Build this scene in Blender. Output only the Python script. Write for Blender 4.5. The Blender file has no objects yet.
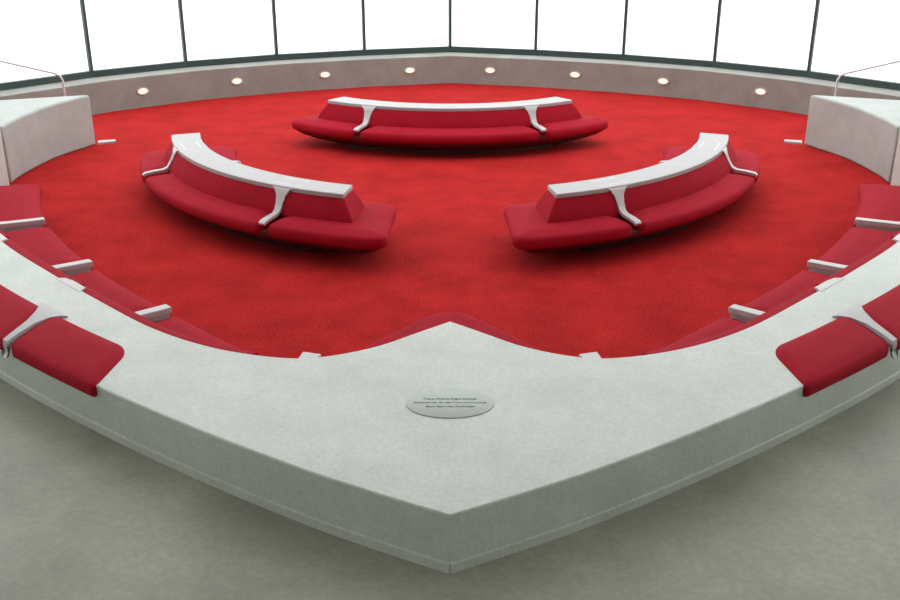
import bpy, math
from mathutils import Vector
S=bpy.context.scene
S.view_settings.view_transform='Standard'
rad=math.radians

# ---------------- materials ----------------
def mat(name, col, rough=.6, var=.0, vscale=3.0, speck=0.0, bump=0.0, bscale=60.0, spec=.5, metal=0.0, col2=None, sscale=90):
    m=bpy.data.materials.new(name); m.use_nodes=True
    nt=m.node_tree; b=nt.nodes['Principled BSDF']
    b.inputs['Roughness'].default_value=rough
    b.inputs['Metallic'].default_value=metal
    b.inputs['Specular IOR Level'].default_value=spec
    b.inputs['Base Color'].default_value=(*col,1)
    tc=nt.nodes.new('ShaderNodeTexCoord')
    out=None
    if var>0:
        n=nt.nodes.new('ShaderNodeTexNoise'); n.inputs['Scale'].default_value=vscale; n.inputs['Detail'].default_value=6; n.inputs['Roughness'].default_value=.65
        nt.links.new(tc.outputs['Object'],n.inputs['Vector'])
        r=nt.nodes.new('ShaderNodeValToRGB')
        r.color_ramp.elements[0].position=.3; r.color_ramp.elements[1].position=.7
        c2=col2 or tuple(c*(1-var) for c in col)
        r.color_ramp.elements[0].color=(*c2,1); r.color_ramp.elements[1].color=(*[min(1,c*(1+var*.5)) for c in col],1)
        nt.links.new(n.outputs['Fac'],r.inputs['Fac']); out=r.outputs['Color']
        if speck>0:
            n2=nt.nodes.new('ShaderNodeTexNoise'); n2.inputs['Scale'].default_value=sscale; n2.inputs['Detail'].default_value=3
            nt.links.new(tc.outputs['Object'],n2.inputs['Vector'])
            r2=nt.nodes.new('ShaderNodeValToRGB'); r2.color_ramp.elements[0].position=.35; r2.color_ramp.elements[1].position=.65
            r2.color_ramp.elements[0].color=(1-speck,1-speck,1-speck,1); r2.color_ramp.elements[1].color=(1,1,1,1)
            nt.links.new(n2.outputs['Fac'],r2.inputs['Fac'])
            mx=nt.nodes.new('ShaderNodeMix'); mx.data_type='RGBA'; mx.blend_type='MULTIPLY'; mx.inputs['Factor'].default_value=1
            nt.links.new(out,mx.inputs['A']); nt.links.new(r2.outputs['Color'],mx.inputs['B']); out=mx.outputs['Result']
        nt.links.new(out,b.inputs['Base Color'])
    if bump>0:
        n3=nt.nodes.new('ShaderNodeTexNoise'); n3.inputs['Scale'].default_value=bscale; n3.inputs['Detail'].default_value=4
        nt.links.new(tc.outputs['Object'],n3.inputs['Vector'])
        bp=nt.nodes.new('ShaderNodeBump'); bp.inputs['Strength'].default_value=bump; bp.inputs['Distance'].default_value=.01
        nt.links.new(n3.outputs['Fac'],bp.inputs['Height']); nt.links.new(bp.outputs['Normal'],b.inputs['Normal'])
    return m
M_carpet=mat('carpet_red',(.49,.021,.021),.97,.26,1.8,.34,.6,80,.05,sscale=42)
M_uph=mat('upholstery_crimson',(.37,.006,.020),.85,.14,5,.10,.25,220,.12)
M_under=mat('shell_shaded_red',(.11,.003,.007),.7,.1,4)  # shadow under the seats is put into this darker red
M_conc=mat('concrete_ledge',(.57,.605,.565),.42,.12,2.6,.12,.08,60,.45,sscale=48)
M_block=mat('concrete_block',(.42,.44,.42),.5,.12,2.6,.12,.08,60,.35,sscale=48)
M_floor=mat('concrete_floor',(.33,.335,.275),.5,.26,1.2,.12,.06,80,.35,sscale=32)
M_white=mat('rib_offwhite',(.48,.455,.46),.35,.05,6,0,0)
M_slab=mat('slab_offwhite',(.40,.375,.385),.4,.06,6,0,0,spec=.3)
M_par=mat('concrete_parapet',(.30,.295,.27),.7,.20,2,.14,.1,60)
M_dark=mat('frame_dark_green',(.03,.05,.045),.5,.1,5)
M_metal=mat('rail_metal',(.7,.72,.72),.3,.03,5,metal=.4)
M_plaque=mat('plaque_metal',(.33,.36,.33),.45,.05,30,metal=.3)
M_text=mat('plaque_engraving',(.06,.07,.06),.6,.05,30)
M_ped=mat('pedestal_dark',(.05,.01,.01),.8,.1,5)
M_shade_ceil=mat('shade_ceiling_plaster',(.80,.80,.78),.8,.05,2)
M_shade_wall=mat('shade_wall_plaster',(.7,.7,.67),.8,.05,2)
M_bezel=mat('bezel_grey',(.45,.42,.38),.5,.05,8)
M_ground=mat('apron_pale',(.88,.88,.88),.9,.03,.1)
M_lens=bpy.data.materials.new('lamp_lens'); M_lens.use_nodes=True
b=M_lens.node_tree.nodes['Principled BSDF']; b.inputs['Emission Color'].default_value=(1,.78,.48,1); b.inputs['Emission Strength'].default_value=1.6; b.inputs['Base Color'].default_value=(.5,.4,.3,1)
M_glass=bpy.data.materials.new('window_glass'); M_glass.use_nodes=True
nt=M_glass.node_tree; nt.nodes.clear()
o=nt.nodes.new('ShaderNodeOutputMaterial'); mx=nt.nodes.new('ShaderNodeMixShader'); t=nt.nodes.new('ShaderNodeBsdfTransparent'); g=nt.nodes.new('ShaderNodeBsdfGlossy')
g.inputs['Roughness'].default_value=.02; mx.inputs[0].default_value=.04; t.inputs[0].default_value=(.98,1,.99,1)
nt.links.new(t.outputs[0],mx.inputs[1]); nt.links.new(g.outputs[0],mx.inputs[2]); nt.links.new(mx.outputs[0],o.inputs[0])

# ---------------- helpers ----------------
def empty(name, loc=(0,0,0)):
    e=bpy.data.objects.new(name,None); e.location=loc; e.empty_display_size=.2; S.collection.objects.link(e); return e
def mesh(name, vs, fs, m, parent=None, smooth=None, bevel=0):
    me=bpy.data.meshes.new(name); me.from_pydata([tuple(v) for v in vs],[],fs); me.update()
    import bmesh
    bm=bmesh.new(); bm.from_mesh(me); bmesh.ops.recalc_face_normals(bm,faces=bm.faces); bm.to_mesh(me); bm.free()
    me.materials.append(m)
    if smooth is not None:
        for p in me.polygons: p.use_smooth=True
        me.set_sharp_from_angle(angle=rad(smooth))
    ob=bpy.data.objects.new(name,me); S.collection.objects.link(ob)
    if bevel:
        md=ob.modifiers.new('bevel','BEVEL'); md.width=bevel; md.segments=3; md.limit_method='ANGLE'; md.angle_limit=rad(40)
    if parent:
        ob.parent=parent
        ob.location=Vector((0,0,0))-Vector(parent.location)
    return ob
def catmull(P,n):
    out=[]; N=len(P)
    for i in range(N-1):
        p0=Vector(P[max(i-1,0)]) if i>0 else 2*Vector(P[0])-Vector(P[1]); p1=Vector(P[i]); p2=Vector(P[i+1])
        p3=Vector(P[i+2]) if i+2<N else 2*p2-p1
        for k in range(n):
            t=k/n
            out.append(.5*((2*p1)+(-p0+p2)*t+(2*p0-5*p1+4*p2-p3)*t*t+(-p0+3*p1-3*p2+p3)*t**3))
    out.append(Vector(P[-1])); return out
class Curve:
    """arc-length plan curve; at(s,d): d metres to the side given by 'side'"""
    def __init__(s,P,side=1,mirror=1,skew=0):
        s.p=catmull(P,12); s.side=side; s.m=mirror; s.k=skew
        s.L=[0]
        for a,b in zip(s.p,s.p[1:]): s.L.append(s.L[-1]+(b-a).length)
        s.len=s.L[-1]
    def pt(s,x):
        x=min(max(x,0),s.len)
        import bisect
        i=min(max(bisect.bisect_right(s.L,x)-1,0),len(s.p)-2)
        t=(x-s.L[i])/(s.L[i+1]-s.L[i]); return s.p[i].lerp(s.p[i+1],t)
    def __call__(s,x,d):
        x=x+s.k*d
        p=s.pt(x); a=s.pt(x-.08); b=s.pt(x+.08); t=(b-a).normalized()
        n=Vector((t.y,-t.x))*s.side
        q=p+n*d
        return (q.x*s.m,q.y)
    def near(s,q):
        q=Vector(q); best=min(range(len(s.p)),key=lambda i:(s.p[i]-q).length); return s.L[best]
    def resample(s,n): return [s.pt(s.len*i/(n-1)) for i in range(n)]

def rr(s0,s1,d0,d1,R,ins,ns,nc=6,nd=4):
    s0+=ins;s1-=ins;d0+=ins;d1-=ins
    cs=[(s0,d0,1,1,math.pi),(s1,d0,-1,1,1.5*math.pi),(s1,d1,-1,-1,0),(s0,d1,1,-1,.5*math.pi)]
    arcs=[]
    for (cx,cy,sx,sy,a0),r in zip(cs,R):
        r=max(r-ins,.006); ox=cx+sx*r; oy=cy+sy*r
        arcs.append([(ox+r*math.cos(a0+k/nc*math.pi/2),oy+r*math.sin(a0+k/nc*math.pi/2)) for k in range(nc+1)])
    out=[]
    for i in range(4):
        out+=arcs[i]; a=arcs[i][-1]; b=arcs[(i+1)%4][0]; n=ns if i%2==0 else nd
        for k in range(1,n): out.append((a[0]+(b[0]-a[0])*k/n,a[1]+(b[1]-a[1])*k/n))
    return out
def loft(name,mp,rect,R,layers,m,parent,smooth=50,dens=7,skew=0):
    s0,s1,d0,d1=rect; ns=max(4,int(abs(s1-s0)*dens)); vs=[];fs=[]
    for ins,z in layers:
        for (s,d) in rr(s0,s1,d0,d1,R,ins,ns):
            x,y=mp(s,d); vs.append((x,y,z))
    n=len(vs)//len(layers)
    for l in range(len(layers)-1):
        for i in range(n):
            j=(i+1)%n; fs.append((l*n+i,l*n+j,(l+1)*n+j,(l+1)*n+i))
    fs.append(tuple(range(n-1,-1,-1))); fs.append(tuple(range((len(layers)-1)*n,len(layers)*n)))
    return mesh(name,vs,fs,m,parent,smooth)
def cushion_layers(z0,z1,e=.05,crown=.012):
    return [(e*.5,z0),(e*.12,z0+e*.4),(0,z0+e),(0,z1-e),(e*.12,z1-e*.5),(e*.45,z1-e*.15),(e,z1),(e*2.2,z1+crown*.8),(e*3.2,z1+crown)]
def rib(name,mp,s,path,t,m,parent):
    """path: (d,z,halfwidth)"""
    vs=[];fs=[];n=len(path)
    for i,(d,z,w) in enumerate(path):
        a=path[max(i-1,0)];b=path[min(i+1,n-1)]
        tx,tz=b[0]-a[0],b[1]-a[1]; l=math.hypot(tx,tz); nx,nz=tz/l,-tx/l
        if nz>0: nx,nz=-nx,-nz
        for (ss,o) in ((-w,0),(w,0),(w,t),(-w,t)):
            x,y=mp(s+ss,d+nx*o); vs.append((x,y,z+nz*o))
    for i in range(n-1):
        for k in range(4):
            j=(k+1)%4; fs.append((i*4+k,i*4+j,(i+1)*4+j,(i+1)*4+k))
    fs.append((0,1,2,3)); fs.append(tuple((n-1)*4+k for k in (3,2,1,0)))
    return mesh(name,vs,fs,m,parent,40,.006)
def sweep(name,mp,s0,s1,prof,m,parent,n=20,smooth=40,bevel=0):
    vs=[];fs=[];k=len(prof)
    for i in range(n+1):
        s=s0+(s1-s0)*i/n
        for d,z in prof:
            x,y=mp(s,d); vs.append((x,y,z))
    for i in range(n):
        for a in range(k):
            b=(a+1)%k; fs.append((i*k+a,i*k+b,(i+1)*k+b,(i+1)*k+a))
    fs.append(tuple(range(k))); fs.append(tuple(n*k+a for a in range(k-1,-1,-1)))
    return mesh(name,vs,fs,m,parent,smooth,bevel)
def prism(name,poly,z0,z1,m,parent=None,bevel=0):
    n=len(poly); vs=[(x,y,z0) for x,y in poly]+[(x,y,z1) for x,y in poly]
    fs=[tuple(range(n-1,-1,-1)),tuple(range(n,2*n))]+[(i,(i+1)%n,n+(i+1)%n,n+i) for i in range(n)]
    return mesh(name,vs,fs,m,parent,None,bevel)
def tube(name,pts,r,m,parent=None):
    cu=bpy.data.curves.new(name,'CURVE'); cu.dimensions='3D'; cu.bevel_depth=r; cu.bevel_resolution=3
    sp=cu.splines.new('POLY'); sp.points.add(len(pts)-1)
    for p,q in zip(sp.points,pts): p.co=(*q,1)
    cu.materials.append(m)
    ob=bpy.data.objects.new(name,cu); S.collection.objects.link(ob)
    if parent: ob.parent=parent; ob.location=-Vector(parent.location)
    return ob

# ---------------- sofas ----------------
def sofa(C,R,phi,half_seat,half_slab,skew=0):
    mid=(C[0]+R*math.cos(phi),C[1]+R*math.sin(phi),0)
    e=empty('curved_sofa',mid)
    def mp(s,d):
        s=s+skew*d*min(1,abs(s)/2.0)
        a=phi+s/R; r=R+d; return (C[0]+r*math.cos(a),C[1]+r*math.sin(a))
    Ls=R*half_seat; Lb=R*half_slab; W=.61; rs=1.15
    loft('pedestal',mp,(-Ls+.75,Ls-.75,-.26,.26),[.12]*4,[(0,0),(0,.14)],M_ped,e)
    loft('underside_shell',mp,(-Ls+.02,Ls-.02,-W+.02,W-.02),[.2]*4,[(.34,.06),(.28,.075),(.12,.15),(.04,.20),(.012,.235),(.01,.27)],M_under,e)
    cl=cushion_layers(.225,.360,.06,.03)
    g=.030
    loft('seat_cushion_outer',mp,(-rs+g,rs-g,.10,W),[.05,.05,.08,.08],cl,M_uph,e)
    loft('seat_cushion_inner',mp,(-rs+g,rs-g,-W,-.10),[.08,.08,.05,.05],cl,M_uph,e)
    loft('seat_cushion_end_1',mp,(rs+g,Ls,-W,W),[.08,.18,.18,.08],cl,M_uph,e)
    loft('seat_cushion_end_2',mp,(-Ls,-rs-g,-W,W),[.18,.08,.08,.18],cl,M_uph,e)
    # wedge-shaped back: three upholstered sections, the end ones have sloping ends
    def wedge(name,a,b,sa,sb,w0,w1):
        vs=[];fs=[];n=max(5,int((b-a)*8)); L=[(0,.35),(.10,.41),(.40,.50),(.82,.59),(1.0,.62)]
        for k,z in L:
            aa=a+sa*k; bb=b-sb*k; w=w0+(w1-w0)*k
            for i in range(n+1): vs.append((*mp(aa+(bb-aa)*i/n,w),z))
            for i in range(n+1): vs.append((*mp(bb+(aa-bb)*i/n,-w),z))
        N=2*(n+1)
        for l in range(len(L)-1):
            for i in range(N):
                j=(i+1)%N; fs.append((l*N+i,l*N+j,(l+1)*N+j,(l+1)*N+i))
        fs+=[tuple(range(N-1,-1,-1)),tuple(range((len(L)-1)*N,len(L)*N))]
        mesh(name,vs,fs,M_uph,e,35,.02)
    wedge('back_cushion_1',-Lb-.14,-rs-.025,.13,0,.30,.165)
    wedge('back_cushion_2',-rs+.025,rs-.025,0,0,.30,.165)
    wedge('back_cushion_3',rs+.025,Lb+.14,0,.13,.30,.165)
    loft('top_slab',mp,(-Lb-.02,Lb+.02,-.180,.180),[.02]*4,[(.012,.602),(0,.612),(0,.650),(.006,.657)],M_slab,e,40)
    for k,sg in enumerate((-1,1)):
        for q,ds in enumerate((1,-1)):
            path=[(.08,.6575,.20),(.165,.656,.16),(.198,.632,.10),(.222,.57,.060),(.26,.50,.044),(.308,.43,.038),(.36,.408,.034),(.48,.403,.033),(.585,.392,.033),(.618,.370,.033)]
            f=(lambda s,d,ds=ds:mp(s,d*ds))
            rib('rib_%d'%(k*2+q+1),f,sg*rs,path,.036,M_white,e)
    return e
sofa((0,17.45),2.8,rad(270),rad(47),rad(38.0))
sofa((.17,13.62),3.68,rad(221.5),rad(36.2),rad(28.5),.18)
sofa((-.17,13.62),3.68,rad(-41.5),rad(36.2),rad(28.5),-.18)

# ---------------- sunken ledge ----------------
INN=[(0,6.16),(-.228,5.96),(-.444,5.77),(-.684,5.64),(-.925,5.58),(-1.244,5.64),(-1.59,5.79),(-1.99,6.07),(-2.47,6.53),(-3.03,7.10),(-3.67,7.80),(-4.4,8.75),(-5.0,9.75),(-5.45,10.85),(-5.70,11.9),(-5.76,12.7)]
OUT=[(0,3.89),(-.38,4.09),(-.747,4.30),(-1.33,4.68),(-2.05,5.2),(-2.89,5.88),(-3.8,6.75),(-4.7,7.8),(-5.6,9.1),(-6.3,10.5),(-6.75,12.0),(-6.86,12.7)]
ZL=.87; ZU=.55
cin=Curve(INN); cout=Curve(OUT)
bench=empty('curved_banquette_ledge',(0,4.9,0))
n=110
I=cin.resample(n); O=cout.resample(n)
I=[(-p.x,p.y) for p in I[::-1]]+[(p.x,p.y) for p in I[1:]]
O=[(-p.x,p.y) for p in O[::-1]]+[(p.x,p.y) for p in O[1:]]
def ring(name,I,O,z0,z1,m,parent,bevel):
    N=len(I); vs=[(x,y,z0) for x,y in I]+[(x,y,z0) for x,y in O]+[(x,y,z1) for x,y in I]+[(x,y,z1) for x,y in O]; fs=[]
    for i in range(N-1):
        fs+=[(2*N+i,2*N+i+1,3*N+i+1,3*N+i),(i,N+i,N+i+1,i+1),(i,i+1,2*N+i+1,2*N+i),(N+i,3*N+i,3*N+i+1,N+i+1)]
    fs+=[(0,2*N,3*N,N),(N-1,2*N-1,4*N-1,3*N-1)]
    return mesh(name,vs,fs,m,parent,35,bevel)
ring('concrete_ledge',I,O,0,ZL,M_conc,bench,.010)
for mir in (1,-1):
    co=Curve(OUT,mirror=mir)
    sweep('plinth_%d'%(1 if mir==1 else 2),co,0,co.len,[(.05,ZU-.02),(-.010,ZU-.02),(-.010,ZU+.05),(-.002,ZU+.056),(.05,ZU+.056)],M_conc,bench,90)
def setup_side(mir,tag):
    ci=Curve(INN,side=1,mirror=mir); t=ci(3,1); 
    if (Vector((t[0]*mir,t[1]))-Vector((0,12))).length>(ci.pt(3)-Vector((0,12))).length: ci.side=-1
    co=Curve(OUT,side=1,mirror=mir,skew=.62); t=co(3,1)
    if (Vector((t[0]*mir,t[1]))-Vector((0,12))).length>(co.pt(3)-Vector((0,12))).length: co.side=-1
    tips=[(-2.23,7.40),(-3.21,8.46),(-4.15,9.68),(-4.9,11.05)]
    st=[ci.near((-1.22,5.63))]
    for tp in tips:
        best=min((i*.02 for i in range(int(ci.len/.02))),key=lambda s:(Vector((ci(s,.72)[0]*mir,ci(s,.72)[1]))-Vector(tp)).length); st.append(best)
    st[-1]=ci.near((-5.52,11.1))
    cl=cushion_layers(.27,.415,.06,.035)
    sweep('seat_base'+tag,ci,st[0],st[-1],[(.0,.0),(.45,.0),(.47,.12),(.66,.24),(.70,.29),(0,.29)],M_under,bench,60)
    for i in range(len(st)-1):
        a,b=st[i]+.038,st[i+1]-.038
        loft('seat_cushion%s_%d'%(tag,i+1),ci,(a,b,.12,.80),[.03,.03,.07,.07],cl,M_uph,bench)
        sweep('back_cushion%s_%d'%(tag,i+1),ci,a,b,[(-.0,.38),(.21,.38),(.22,.43),(.15,.76),(.11,.83),(.05,.85),(0,.85)],M_uph,bench,16)
    for i in range(len(st)-1):
        path=[(-.03,.874,.20),(.03,.872,.15),(.07,.85,.10),(.11,.78,.07),(.15,.65,.06),(.19,.55,.052),(.26,.505,.048),(.40,.495,.048),(.62,.487,.048),(.76,.483,.048)]
        if i==0: path=[(0,.80,.05),(.10,.72,.05),(.16,.58,.05),(.26,.51,.05),(.55,.50,.06),(.72,.498,.10),(.86,.495,.15)]
        rib('rib%s_%d'%(tag,i+1),ci,st[i],path,.05,M_white,bench)
        if i: sweep('rib_web%s_%d'%(tag,i+1),ci,st[i]-.035,st[i]+.035,[(0,.28),(.72,.28),(.745,.44),(0,.46)],M_white,bench,2)
    s0=co.near((-2.03,5.18)); cl=cushion_layers(.79,.885,.035,.014)
    s=s0; k=1; ln=.98
    while s+ln<co.len-.5:
        loft('outer_cushion%s_%d'%(tag,k),co,(s+(.03 if k>1 else 0),s+ln-.03,-.03,.43),[.05 if k>1 else .06,.05,.04,.05 if k>1 else .13],cl,M_uph,bench)
        rib('outer_rib%s_%d'%(tag,k),co,s+ln,[(-.035,.80,.028),(-.04,.86,.028),(-.03,.900,.028),(.05,.904,.03),(.22,.904,.045),(.34,.900,.09),(.42,.892,.15),(.46,.880,.19)],.03,M_slab,bench)
        s+=ln; k+=1; ln=1.3
setup_side(1,'_a'); setup_side(-1,'_b')
# central seat beneath the cusp
F=[(-1.15,5.9),(-1.0,6.15),(-.8,6.48),(-.52,6.88),(-.27,7.2),(-.1,7.37),(0,7.40),(.1,7.37),(.27,7.2),(.52,6.88),(.8,6.48),(1.0,6.15),(1.15,5.9)]
Ff=[(p.x,p.y) for p in catmull(F,6)]
Bk=[(.9,5.60),(.684,5.66),(.444,5.79),(0,6.18),(-.444,5.79),(-.684,5.66),(-.9,5.60)]
prism('cusp_seat_cushion',Ff+Bk,.27,.43,M_uph,bench,.045)
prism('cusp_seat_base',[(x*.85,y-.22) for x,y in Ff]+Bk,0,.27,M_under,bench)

# plaque
pl=empty('plaque',(0,4.985,ZL+.001))
vs=[];N=64
for z,k in ((0.001,1),(.004,1),(.005,.985)):
    for i in range(N):
        a=2*math.pi*i/N; vs.append((.247*k*math.cos(a),4.985+.175*k*math.sin(a),ZL+z))
fs=[tuple(range(N-1,-1,-1)),tuple(range(2*N,3*N))]+[(l*N+i,l*N+(i+1)%N,(l+1)*N+(i+1)%N,(l+1)*N+i) for l in range(2) for i in range(N)]
mesh('plate',vs,fs,M_plaque,pl,30)
for i,(tx,dy) in enumerate((('Trans World Flight Center',.045),('Dedicated May 28 1962 Trans World Airlines',0.0),('Eero Saarinen Architect',-.045))):
    cu=bpy.data.curves.new('inscription','FONT'); cu.body=tx; cu.size=.028 if i!=1 else .022; cu.align_x='CENTER'; cu.align_y='CENTER'; cu.extrude=.0006
    cu.materials.append(M_text)
    ob=bpy.data.objects.new('inscription_%d'%(i+1),cu); S.collection.objects.link(ob); ob.parent=pl; ob.location=(0,dy,.0046)

# ---------------- end blocks ----------------
for mir in (1,-1):
    inn=catmull([(-5.77,12.78),(-5.78,13.3),(-5.68,14.15),(-5.38,15.0)],8)
    ot=catmull([(-6.95,12.78),(-6.93,13.3),(-6.83,14.0),(-6.62,14.55)],8)
    A=[(p.x*mir,p.y) for p in inn]; B=[(p.x*mir,p.y) for p in ot]
    ring('end_wall_block',A,B,0,.76,M_block,None,.03)
    prism('trim_1' if mir==1 else 'trim_2',[(-5.36*mir,15.0),(-5.12*mir,15.12),(-5.16*mir,15.22),(-5.40*mir,15.16)],0,.03,M_white)
    hr=empty('handrail',(-6.15*mir,16.0,0))
    tube('rail',[(-6.14*mir,16.0,0),(-6.14*mir,16.0,.80),(-6.17*mir,15.975,.88),(-6.24*mir,15.92,.93),(-6.84*mir,15.40,1.2),(-7.9*mir,14.5,1.66),(-8.6*mir,13.9,1.66),(-8.6*mir,13.9,.55)],.018,M_metal,hr)
    dv=Vector((-.76,-.65)); nv=Vector((-.65,.76)); vs=[];fs=[]
    for k in range(3):
        a=Vector((-7.15,14.35))+dv*(.32*k)
        q=[a,a+nv*1.3,a+nv*1.3+dv*(1.6-.32*k),a+dv*(1.6-.32*k)]; o0=len(vs)
        for z in (.1833*k,.1833*(k+1)): vs+=[(p.x*mir,p.y,z) for p in q]
        fs+=[(o0,o0+1,o0+2,o0+3),(o0+4,o0+5,o0+6,o0+7)]+[(o0+i,o0+(i+1)%4,o0+4+(i+1)%4,o0+4+i) for i in range(4)]
    mesh('floor_steps',vs,fs,M_floor)

# ---------------- floors ----------------
prism('floor_carpet',[(-9.5,3.9),(9.5,3.9),(9.5,16),(6.1,17.6),(4.64,18.75),(2.91,19.6),(0,20.5),(-2.91,19.6),(-4.64,18.75),(-6.1,17.6),(-9.5,16)],-.1,0,M_carpet)
Oo=[(x,y) for x,y in O]
h=len(Oo)//2
left=Oo[h:]+[(-6.95,14.0),(-14,14.0),(-14,-5),(0,-5)]
right=[(-x,y) for x,y in left]
vs=[];fs=[]
for poly in (left,right):
    o0=len(vs); k=len(poly); vs+=[(x,y,ZU) for x,y in poly]; fs.append(tuple(range(o0,o0+k)))
fl=mesh('floor',vs,fs,M_floor)

# ---------------- back parapet, windows ----------------
inner=[(0,20.42),(-1.55,20.0),(-3.1,19.42),(-4.6,18.62),(-5.9,17.55),(-7.05,16.2),(-8.1,14.7),(-9.0,13.2)]
outer=[(0,20.98),(-1.72,20.5),(-3.38,19.86),(-4.94,18.99),(-6.33,17.87),(-7.5,16.5),(-8.57,15.05),(-9.5,13.5)]
A=[(-x,y) for x,y in inner[::-1]]+inner[1:]
B=[(-x,y+.12) for x,y in outer[::-1]]+[(x,y+.12) for x,y in outer[1:]]
ring('wall_back',A,B,-.1,.54,M_par,None,.01)
wn=1
alls=[(-x,y) for x,y in outer[::-1]]+outer[1:]
def box_between(name,p,q,w,z0,z1,m,parent):
    p=Vector(p);q=Vector(q);t=(q-p).normalized();nn=Vector((-t.y,t.x))*w/2
    return prism(name,[tuple(p+nn),tuple(q+nn),tuple(q-nn),tuple(p-nn)],z0,z1,m,parent)
for i in range(len(alls)-1):
    p=Vector(alls[i]);q=Vector(alls[i+1]);t=(q-p).normalized()
    w=empty('window_%d'%wn,((p.x+q.x)/2,(p.y+q.y)/2,.54)); wn+=1
    box_between('sill_frame',p,q,.10,.54,.65,M_dark,w)
    box_between('glass',p+t*.03,q-t*.03,.012,.65,5.4,M_glass,w)
    box_between('head_frame',p,q,.10,5.4,5.52,M_dark,w)
    box_between('mullion',p-t*.026,p+t*.026,.07,.65,5.4,M_dark,w)
    if i==len(alls)-2: box_between('mullion_end',q-t*.026,q+t*.026,.07,.65,5.4,M_dark,w)
# recessed wall lights
pts=[(-x,y) for x,y in inner[::-1]]+inner[1:]
for X in (-5.47,-4.0,-2.43,-.80,.80,2.43,4.0,5.52):
    for p,q in zip(pts,pts[1:]):
        if q[0]<=X<=p[0]: break
    p=Vector(p);q=Vector(q);c=p.lerp(q,(X-p.x)/(q.x-p.x)); t=(q-p).normalized()
    nn=Vector((-t.y,t.x)); 
    if nn.y>0: nn=-nn
    e=empty('recessed_wall_light',(c.x,c.y,.29))
    def el(rx,rz,off):
        return [((c+t*rx*math.cos(a)+nn*off).x,(c+t*rx*math.cos(a)+nn*off).y,.29+rz*math.sin(a)) for a in [2*math.pi*k/24 for k in range(24)]]
    a=el(.12,.068,0);b_=el(.12,.068,.015);c_=el(.088,.046,.015);d_=el(.088,.046,.004)
    vs=a+b_+c_+d_
    fs=[(l*24+k,l*24+(k+1)%24,(l+1)*24+(k+1)%24,(l+1)*24+k) for l in range(3) for k in range(24)]
    mesh('bezel',vs,fs,M_bezel,e,30)
    mesh('lens',el(.087,.045,.006),[tuple(range(24))],M_lens,e)

# outside apron, unseen cover and walls added to darken the sofa fronts
mesh('ground_apron',[(-120,14,-.6),(120,14,-.6),(120,200,-.6),(-120,200,-.6)],[(0,1,2,3)],M_ground)
prism('shade_ceiling',[(-14,-5),(14,-5),(14,10.5),(-14,10.5)],8.5,8.8,M_shade_ceil)  # unseen slab over the front half, added to block light from above
prism('shade_wall_rear',[(-14,-5.3),(14,-5.3),(14,-5),(-14,-5)],ZU,8.5,M_shade_wall)  # unseen, added to stop sky light from behind the camera
prism('shade_wall_left',[(-14.3,-5.3),(-14,-5.3),(-14,4),(-14.3,4)],ZU,8.5,M_shade_wall)  # unseen side pieces, added to close off light around the front
prism('shade_wall_right',[(14,-5.3),(14.3,-5.3),(14.3,4),(14,4)],ZU,8.5,M_shade_wall)

# ---------------- world / lights ----------------
w=bpy.data.worlds.new('sky'); S.world=w; w.use_nodes=True
w.node_tree.nodes['Background'].inputs[0].default_value=(.96,1,1,1); w.node_tree.nodes['Background'].inputs[1].default_value=2.35

# ---------------- camera ----------------
cd=bpy.data.cameras.new('cam'); cd.sensor_width=36; cd.lens=40.0; cd.clip_end=500
cam=bpy.data.objects.new('camera',cd); S.collection.objects.link(cam)
cam.location=(0,0,3.51); cam.rotation_euler=(rad(90-22),0,0)
S.camera=cam
